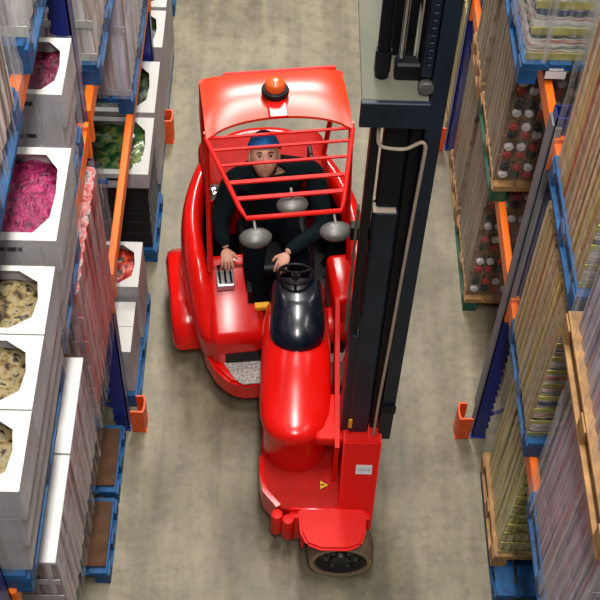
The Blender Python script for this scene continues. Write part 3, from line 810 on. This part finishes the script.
# link plate between hood and mast
bm = B(); box(bm, .28, .46, 3.99, 4.33, .77, .862, .02, 3); tobj('hood_bracket', bm, M['redgrille'], smooth=40, local=False)
bm = B(); side = [(3.93, .45), (3.93, .86), (4.25, .95), (4.62, 1.06), (4.9, 1.12), (4.92, 1.08), (4.6, .8), (4.5, .45)]
loft(bm, [[Vector((.40+.0*y, y, z)) for y, z in side], [Vector((.428, y, z)) for y, z in side]]); tobj('side_plate', bm, M['redgrille'], local=False)
# warning triangle on the deck
def tri(bm, r, z):
    c = Vector((.345, 3.90, z)); pts = [c+Vector((r*math.cos(a), r*math.sin(a), 0)) for a in (0, 2.094, 4.189)]
    loft(bm, [pts, [p+Vector((0, 0, .001)) for p in pts]])
bm = B(); tri(bm, .045, .4415); wt = tobj('warning_sign', bm, M['blackp'], local=False)
bm = B(); tri(bm, .036, .4435); tobj('warning_sign_face', bm, M['yellow'], local=False, parent=wt)
bm = B(); box(bm, .330, .355, 3.896, 3.904, .4455, .4465); box(bm, .322, .326, 3.896, 3.904, .4455, .4465); tobj('warning_mark', bm, M['blackp'], local=False, parent=wt)
# front wheel, axle along y
for (wy, nm) in ((3.565, 0), (4.80, 1)):
    c_ = Vector((.465, wy, .215))
    bm = B(); lathe(bm, [(.165, -.088), (.172, -.097), (.198, -.095), (.208, -.08), (.214, 0), (.208, .07), (.185, .095), (.165, .095)], c_, 'y', 48, ring=True)
    fw = tobj('front_wheel', bm, M['rubber'], smooth=40, local=False)
    bm = B(); lathe(bm, [(.02, -.075), (.06, -.085), (.07, -.06), (.13, -.055), (.158, -.082), (.166, -.088), (.166, .08)], c_, 'y', 40); hb = tobj('wheel_hub', bm, M['hub'], smooth=40, local=False, parent=fw)
    bm = B(); lathe(bm, [(.170, -.0985), (.198, -.0975), (.198, -.0965), (.170, -.0965)], c_, 'y', 48, ring=True); tobj('sidewall', bm, M['sidewall'], smooth=40, local=False, parent=fw)
    bm = B()
    for k in range(6):
        a_ = 2*PI*k/6; lathe(bm, [(.012, -.078), (.012, -.05)], c_+Vector((.095*math.cos(a_), 0, .095*math.sin(a_))), 'y', 8)
    tobj('wheel_nuts', bm, M['lampgrey'], local=False, parent=hb)
for (nm, ys_) in ((0, (3.55, 4.70)),):
    bm = B(); tube(bm, [(.455, ys_[0], .2), (.455, ys_[1], .2)], .05, 12); tobj('axle', bm, M['blackp'], local=False)

# ---- mast (truck part)
mast = thing('tmp', 'x', 'x', (0, 0, 0)); bpy.data.objects.remove(mast)
YM = 4.0
def mbox(name, x0, x1, y0, y1, z0, z1, m, bev=.003, parent=None):
    bm = B(); box(bm, x0, x1, y0, y1, z0, z1, bev, 1); return tobj(name, bm, M[m], local=False, parent=parent)
def channel(name, x0, x1, y0, y1, z0, z1, m, open_='l'):
    bm = B(); t = .018
    box(bm, x0, x1, y0, y0+t, z0, z1, .002, 1); box(bm, x0, x1, y1-t, y1, z0, z1, .002, 1)
    if open_ == 'l': box(bm, x1-t, x1, y0+t, y1-t, z0, z1)
    else: box(bm, x0, x0+t, y0+t, y1-t, z0, z1)
    return tobj(name, bm, M[m], local=False)
ZT = 6.1
channel('mast_rail', .662, .74, YM, YM+.13, .86, ZT, 'navy')
channel('mast_rail', .662, .74, 4.62, 4.75, .86, ZT, 'navy')
channel('inner_rail', .607, .659, YM+.03, YM+.13, .95, ZT, 'navydk')
channel('inner_rail', .607, .659, 4.62, 4.72, .95, ZT, 'navydk')
mbox('mast_cover', .475, .60, YM-.0, YM+.10, .93, 2.97, 'navy', .012)
mbox('mast_cover_rim', .472, .585, YM-.004, YM+.06, 2.972, 2.98, 'hose', .001)
mbox('cylinder_housing', .43, .55, YM+.02, YM+.2, .92, 1.915, 'navy', .01)
mbox('upper_cover', .485, .60, YM+.02, YM+.10, 2.985, 3.555, 'navydk', .01)
mbox('chain_guide', .425, .468, YM+.03, YM+.12, 1.92, 3.55, 'blackp', .004)
mbox('guide_strip', .398, .412, YM+.05, YM+.08, 1.92, 2.94, 'plate', .002)
bm = B(); box(bm, .625, .668, YM-.035, YM-.025, 1.0, 1.02); bm.free()
# crossbar + flat plate
mbox('cross_member', .358, .664, YM-.06, YM-.035, 3.60, 3.75, 'navy', .004)
mbox('carriage_plate', .362, .655, YM-.034, 4.78, 3.731, 3.75, 'plate', .003)
mbox('cross_brace', .40, .60, 4.3, 4.36, 2.4, 2.5, 'navydk', .004)
mbox('cross_brace', .61, .655, 4.135, 4.615, 1.0, 1.08, 'navydk', .004)
mbox('cross_brace', .61, .655, 4.135, 4.615, 3.0, 3.08, 'navydk', .004)
# lift cylinders and rods rising from the plate
bm = B(); tube(bm, [(.452, YM+.12, 3.74), (.452, YM+.12, ZT)], .030, 14); tobj('lift_cylinder', bm, M['navydk'], smooth=40, local=False)
bm = B(); tube(bm, [(.452, YM+.12, 3.78), (.452, YM+.12, 3.9)], .036, 14); tobj('cylinder_collar', bm, M['blackp'], smooth=40, local=False)
bm = B(); tube(bm, [(.530, YM+.12, 3.86), (.530, YM+.12, ZT)], .0125, 14); tobj('piston_rod', bm, M['chrome'], smooth=40, local=False)
bm = B(); tube(bm, [(.600, YM+.12, 3.86), (.600, YM+.12, ZT)], .008, 14); tobj('piston_rod', bm, M['chrome'], smooth=40, local=False)
mbox('rod_mount', .505, .625, YM+.09, YM+.16, 3.74, 3.84, 'blackp', .01)
mbox('mast_backing', .475, .60, YM+.25, YM+.28, 3.74, ZT, 'blackp', .002)
mbox('chain_cover', .612, .655, YM+.0, YM+.025, 3.85, ZT, 'navy', .003)
for z in (3.78,):
    bm = B(); lathe(bm, [(.03, 0), (.035, .01), (.035, .03), (.03, .04)], (.64, YM-.01, 3.79), 'y', 20); tobj('guide_roller', bm, M['lampgrey'], smooth=40, local=False)
# chain: links along the mast
bm = B(); z = 3.9
while z < ZT-.05:
    box(bm, .624, .644, YM-.012, YM-.004, z, z+.034, .002, 1); z += .04
tobj('lift_chain', bm, M['navy'], local=False)
# hose looping over under the crossbar, then down the mast
bm = B()
pts = [(.455, YM-.0, 3.56), (.455, YM-.02, 3.49), (.47, YM-.03, 3.46), (.52, YM-.03, 3.445), (.58, YM-.03, 3.445), (.62, YM-.03, 3.47), (.65, YM-.03, 3.49), (.668, YM-.03, 3.47), (.672, YM-.03, 3.40), (.665, YM-.02, 3.0), (.655, YM-.02, 2.4), (.646, YM-.02, 1.8), (.636, YM-.02, 1.35), (.632, YM-.02, .94)]
P4 = [pts[0]]+pts+[pts[-1]]; sm = []
for i in range(1, len(P4)-2):
    a, b, c, d = [Vector(q) for q in P4[i-1:i+3]]
    for k in range(4):
        t_ = k/4; sm.append(.5*((2*b)+(c-a)*t_+(2*a-5*b+4*c-d)*t_**2+(3*b-a-3*c+d)*t_**3))
sm.append(Vector(pts[-1]))
tube(bm, sm, .009, 8); tobj('mast_hose', bm, M['hose'], smooth=60, local=False)
mbox('yellow_tag', .472, .495, YM-.012, YM-.001, 1.0, 1.09, 'yellow', .002)
mbox('rail_stop', .67, .745, YM-.02, YM-.001, 1.18, 1.25, 'navydk', .004)

# ------------------------------------------------------------------ driver
def skinned(name, chains, m, parent, sub=2, keep=False):
    """chains: list of (list of (world point, radius)) ; first point of later chains may reuse an earlier index"""
    me = bpy.data.meshes.new(name); verts = []; edges = []; rad = []
    for ch in chains:
        prev = None
        for p in ch:
            if isinstance(p, int): idx = p
            else:
                verts.append(Vector(p[0])-PO); rad.append(p[1]); idx = len(verts)-1
            if prev is not None: edges.append((prev, idx))
            prev = idx
    me.from_pydata([tuple(v) for v in verts], edges, [])
    o = bpy.data.objects.new(name, me); COL.objects.link(o)
    sk = o.modifiers.new('skin', 'SKIN'); sk.use_smooth_shade = True
    for i, r in enumerate(rad):
        sv = me.skin_vertices[0].data[i]; sv.radius = (r, r) if not isinstance(r, tuple) else r; sv.use_root = (i == 0)
    s = o.modifiers.new('sub', 'SUBSURF'); s.levels = sub; s.render_levels = sub
    dg = bpy.context.evaluated_depsgraph_get(); dg.update()
    m2 = bpy.data.meshes.new_from_object(o.evaluated_get(dg))
    bpy.data.objects.remove(o); m2.materials.clear()
    for p in m2.polygons: p.use_smooth = True
    return m2
HW = W(-.075, -.10, 0)
PO = W(-.02, 0, .9)
pelvis = W(-.02, -.02, .98); chest = W(-.04, .0, 1.25); neckb = W(-.055, -.03, 1.47); headc = W(-.075, -.10, 1.69)
shA, shB = W(-.27, -.02, 1.40), W(.27, .02, 1.41)        # A image left, B image right
elA, wrA = W(-.39, -.18, 1.14), Vector((-.325, 5.35, 1.04))
elB, wrB = W(.32, -.26, 1.14), Vector((.075, 5.20, 1.19))
hipA, hipB = W(-.12, -.04, .97), W(.08, -.04, .97)
knA, knB = W(-.18, -.42, 1.0), W(.14, -.42, 1.0)
anA, anB = W(-.17, -.62, .58), W(.10, -.62, .58)
driver = thing('person', 'person in dark jacket and blue cap driving the red forklift, hands on the controls', 'person', PO)
def add_mesh(name, me, m, parent):
    me.name = name; me.materials.append(M[m]); o = bpy.data.objects.new(name, me); COL.objects.link(o); o.parent = parent; return o
bodym = skinned('body', [
    [(pelvis, .11), (chest, .11), (W(-.05, -.01, 1.40), .08), (neckb, .055), (W(-.065, -.05, 1.56), .052), (headc, .06)],
    [2, (shA, .045), (elA, .042), (wrA, .028)], [2, (shB, .045), (elB, .042), (wrB, .028)],
    [0, (hipA, .08), (knA, .06), (anA, .042)], [0, (hipB, .08), (knB, .06), (anB, .042)]], 'skin', None)
bb = B(); bb.from_mesh(bodym)
# head: shaped ellipsoid with brow, nose, mouth, chin, ears
def head_mesh(bm):
    R = Matrix.Rotation(YAW-.05, 3, 'Z') @ Matrix.Rotation(math.radians(-36), 3, 'X')
    t = bmesh.new(); bmesh.ops.create_uvsphere(t, u_segments=40, v_segments=30, radius=1)
    for v_ in t.verts:
        p = v_.co.copy(); x, y, z = p
        k = 1.0-(.22 if z < 0 else .0)*min(1, -z*1.1 if z < 0 else 0)
        X = x*.078*k; Y = y*.098*(k if y > 0 else (1-.10*max(0, -z))); Z = z*.118
        if y < -.3:
            f = max(0, 1-((x/.16)**2+((z+.10)/.26)**2)); Y -= .026*f**1.2           # nose
            for sx in (-1, 1):
                e = max(0, 1-(((x-sx*.36)/.22)**2+((z-.12)/.13)**2)); Y += .014*e          # eye sockets
            mth = max(0, 1-((x/.36)**2+((z+.52)/.06)**2)); Y += .008*mth
            lp = max(0, 1-((x/.32)**2+((z+.42)/.06)**2)); Y -= .005*lp
            lp = max(0, 1-((x/.28)**2+((z+.62)/.07)**2)); Y -= .006*lp
            br = max(0, 1-((x/.7)**2+((z-.30)/.10)**2)); Y -= .006*br
            ch = max(0, 1-((x/.35)**2+((z+.86)/.18)**2)); Y -= .010*ch
        v_.co = headc+1.2*R @ Vector((X, Y, Z))
    merge(bm, t)
    for sx in (-1, 1):   # ears
        t = bmesh.new(); bmesh.ops.create_uvsphere(t, u_segments=12, v_segments=10, radius=1)
        for v_ in t.verts: v_.co = headc+1.2*R @ Vector((sx*.078+v_.co.x*.010, .012+v_.co.y*.018, -.008+v_.co.z*.030))
        merge(bm, t)
    return R
HR = head_mesh(bb)
# hands: palm plus four fingers and a thumb, each its own chain rooted inside the palm
def hand(wr, fwd, side, up, curl):
    """wr wrist; fwd hand direction; side towards the thumb; up back of the hand"""
    fwd = fwd.normalized(); side = (side-fwd*side.dot(fwd)).normalized(); up = up.normalized()
    t = bmesh.new()
    bmesh.ops.create_uvsphere(t, u_segments=16, v_segments=12, radius=1)
    c = wr+fwd*.05
    for v_ in t.verts: v_.co = c+fwd*v_.co.x*.055+side*v_.co.y*.042+up*v_.co.z*.017
    merge(bb, t)
    for k in range(4):
        b0 = wr+fwd*.075+side*(.030-.020*k); L = (.072, .080, .075, .058)[k]
        sp = side*(.10-.07*k)
        d1 = (fwd+sp-up*curl*.4).normalized(); d2 = (fwd*.75+sp*.8-up*curl).normalized(); d3 = (fwd*.3-up*curl*1.2).normalized()
        p1 = b0+d1*L*.45; p2 = p1+d2*L*.35; p3 = p2+d3*L*.25
        tube(bb, [b0-fwd*.02, b0, p1, p2, p3, p3+d3*.004], [.0085, .0098, .0092, .0085, .0075, .003], 10)
    b0 = wr+fwd*.025+side*.028; d = (fwd*.6+side*.8-up*.2).normalized(); p1 = b0+d*.035; p2 = p1+(fwd*.85+side*.35-up*.4).normalized()*.03
    tube(bb, [b0-side*.02, b0, p1, p2, p2+fwd*.006], [.012, .0125, .0105, .0085, .003], 10)
hand(wrA, Vector((.10, -1, -.32)), Vector((1, 0, 0)), Vector((0, -.3, 1)), .75)
hand(wrB, Vector((-.35, -1, -.30)), Vector((-1, .2, 0)), Vector((0, -.3, 1)), .8)
bmesh.ops.translate(bb, vec=(0, 0, 0), verts=[])
# the head, ears and hands are in world space, the skinned mesh is not: shift them
n0 = len(bodym.vertices); bb.verts.ensure_lookup_table()
for i in range(n0, len(bb.verts)): bb.verts[i].co -= PO
me = bpy.data.meshes.new('body'); bb.to_mesh(me); bb.free()
for p in me.polygons: p.use_smooth = True
body = add_mesh('body', me, 'skin', driver)
# eyes and mouth details
def at_head(x, y, z): return headc+1.2*HR @ Vector((x, y, z))
bm = B()
for sx in (-1, 1):
    t = bmesh.new(); bmesh.ops.create_uvsphere(t, u_segments=10, v_segments=8, radius=.010)
    bmesh.ops.translate(t, vec=at_head(sx*.029, -.078, .014), verts=t.verts); merge(bm, t)
    tube(bm, [at_head(sx*.015, -.094, .034), at_head(sx*.03, -.093, .038), at_head(sx*.046, -.084, .033)], .003, 6)
obj('eyes', bm, M['capblack'], driver, smooth=60, off=PO)
bm = B(); tube(bm, [at_head(-.022, -.084, -.062), at_head(0, -.090, -.060), at_head(.022, -.084, -.062)], .0035, 6)
obj('mouth', bm, mat('lips', (.35, .10, .08), .5), driver, off=PO)
# jacket
jm = skinned('jacket', [
    [(W(-.02, -.0, .95), (.165, .15)), (W(-.03, .0, 1.12), (.165, .15)), (chest+Vector((0, 0, .02)), (.175, .15)), (W(-.05, -.01, 1.42), (.14, .12)), (neckb+Vector((0, 0, .03)), .075)],
    [3, (shA+Vector((-.01, 0, 0)), .085), (lerp(shA, elA, .5), .075), (elA, .068), (lerp(elA, wrA, .55), .055), (wrA+(elA-wrA).normalized()*.01, .043)],
    [3, (shB+Vector((.01, 0, 0)), .085), (lerp(shB, elB, .5), .075), (elB, .068), (lerp(elB, wrB, .55), .055), (wrB+(elB-wrB).normalized()*.01, .043)]], 'cloth', None)
add_mesh('jacket', jm, 'cloth', driver)
# collar and red scarf detail at the chest
bm = B(); tube(bm, [W(-.06+.062*math.cos(a), -.03+.06*math.sin(a), 1.515-.012*math.sin(a+1.6)) for a in [2*PI*k/16 for k in range(17)]], .016, 8, cap=False)
obj('collar', bm, M['cloth'], driver, smooth=60, off=PO)
tm = skinned('trousers', [
    [(W(-.02, -.0, .955), .13), (hipA, .10), (lerp(hipA, knA, .5), .088), (knA, .078), (lerp(knA, anA, .5), .066), (anA, .055)],
    [0, (hipB, .10), (lerp(hipB, knB, .5), .088), (knB, .078), (lerp(knB, anB, .5), .066), (anB, .055)]], 'trouser', None)
add_mesh('trousers', tm, 'trouser', driver)
for an in (anA, anB):
    d = RZ.to_3x3() @ Vector((0, -1, 0)); bm = B()
    tube(bm, [an-d*.05+Vector((0, 0, -.06)), an+d*.0+Vector((0, 0, -.065)), an+d*.08+Vector((0, 0, -.08)), an+d*.15+Vector((0, 0, -.085)), an+d*.19+Vector((0, 0, -.088))], [.025, .04, .038, .034, .015], 12)
    obj('shoe', bm, M['trouser'], driver, smooth=60, off=PO)
# cap: blue front band, black crown behind
def cap_part(name, m, cond, sc, z0):
    t = bmesh.new(); bmesh.ops.create_uvsphere(t, u_segments=40, v_segments=24, radius=1)
    dl = [v_ for v_ in t.verts if not cond(v_.co)]
    bmesh.ops.delete(t, geom=dl, context='VERTS')
    for v_ in t.verts:
        x, y, z = v_.co; v_.co = headc+1.2*HR @ Vector((x*.090*sc, y*.108*sc, z0+z*.120*sc))
    r = bmesh.ops.solidify(t, geom=t.faces[:], thickness=.004)
    o = obj(name, t, M[m], cap, smooth=60, off=CO); return o
CO = at_head(0, 0, .1)
cap = thing('cap', 'blue knitted cap with black crown on the head of the forklift driver', 'cap', CO)
cap_part('cap_front', 'capblue', lambda p: p.z > .34 and p.z < .90, 1.04, .012)
cap_part('cap_crown', 'capblack', lambda p: (p.y > .15 and p.z > .0) or p.z > .80, 1.07, .014)
# the cap is worn clothing: keep it under the person
for ch in list(cap.children):
    ch.parent = driver; ch.location = CO-PO
bpy.data.objects.remove(cap)

# pallet end mark (pale stencil patch) on the top right pallet
bm = B(); 
for (a, b, z_, h) in ((1.41, 1.52, .045, .05), (1.425, 1.50, .10, .015)):
    box(bm, a, b, 4.957, 4.9585, LV[1]+z_, LV[1]+z_+h)
o = obj('stencil_mark', bm, M['label'], None, off=(1.46, 4.958, LV[1]+.07)); o.location = (1.46, 4.958, LV[1]+.07)
tag(o, 'pale paper sticker on the end of the blue pallet near the top right corner', 'sticker')

# ------------------------------------------------------------------ lights: high-bay lamps far above the aisle, plus added side fill
def area(x, y, z, sx, sy, e, col=(1, .97, .92)):
    l = bpy.data.lights.new('high_bay_or_fill', 'AREA'); l.shape = 'RECTANGLE'; l.size = sx; l.size_y = sy; l.energy = e; l.color = col
    o = bpy.data.objects.new('high_bay_or_fill', l); COL.objects.link(o); o.location = (x, y, z)
for y in (-.5, 4.2, 8.9): area(.2, y, 10.2, .5, 2.6, 430 if y < 8 else 260)
area(.0, 14.4, 10.2, 2.0, 3.4, 1000)
for y in (2, 8): area(-3.2, y, 10.2, .5, 2.4, 90); area(3.6, y, 10.2, .5, 2.4, 90)  # unseen side lamps, added as fill light
w = bpy.data.worlds.new('World'); bpy.context.scene.world = w; w.use_nodes = True
w.node_tree.nodes['Background'].inputs['Color'].default_value = (.95, .97, 1, 1); w.node_tree.nodes['Background'].inputs['Strength'].default_value = .09

# ------------------------------------------------------------------ camera
cam = bpy.data.cameras.new('camera'); co = bpy.data.objects.new('camera', cam); COL.objects.link(co)
Rw = ((0.9994939632890729, -0.02361314165787507, -0.02131283392105608), (0.005845280163119438, 0.7949581021842436, -0.6066361747138398), (0.031267395934360065, 0.6062046150539196, 0.794693849629411))
co.matrix_world = Matrix.Translation((0, 0, 7.5)) @ Matrix(Rw).to_4x4()
cam.sensor_width = 36; cam.lens = 1245.39*36/600; cam.clip_end = 100
sc = bpy.context.scene; sc.camera = co
sc.view_settings.view_transform = 'Standard'; sc.view_settings.look = 'None'; sc.view_settings.gamma = 1; sc.view_settings.exposure = 0
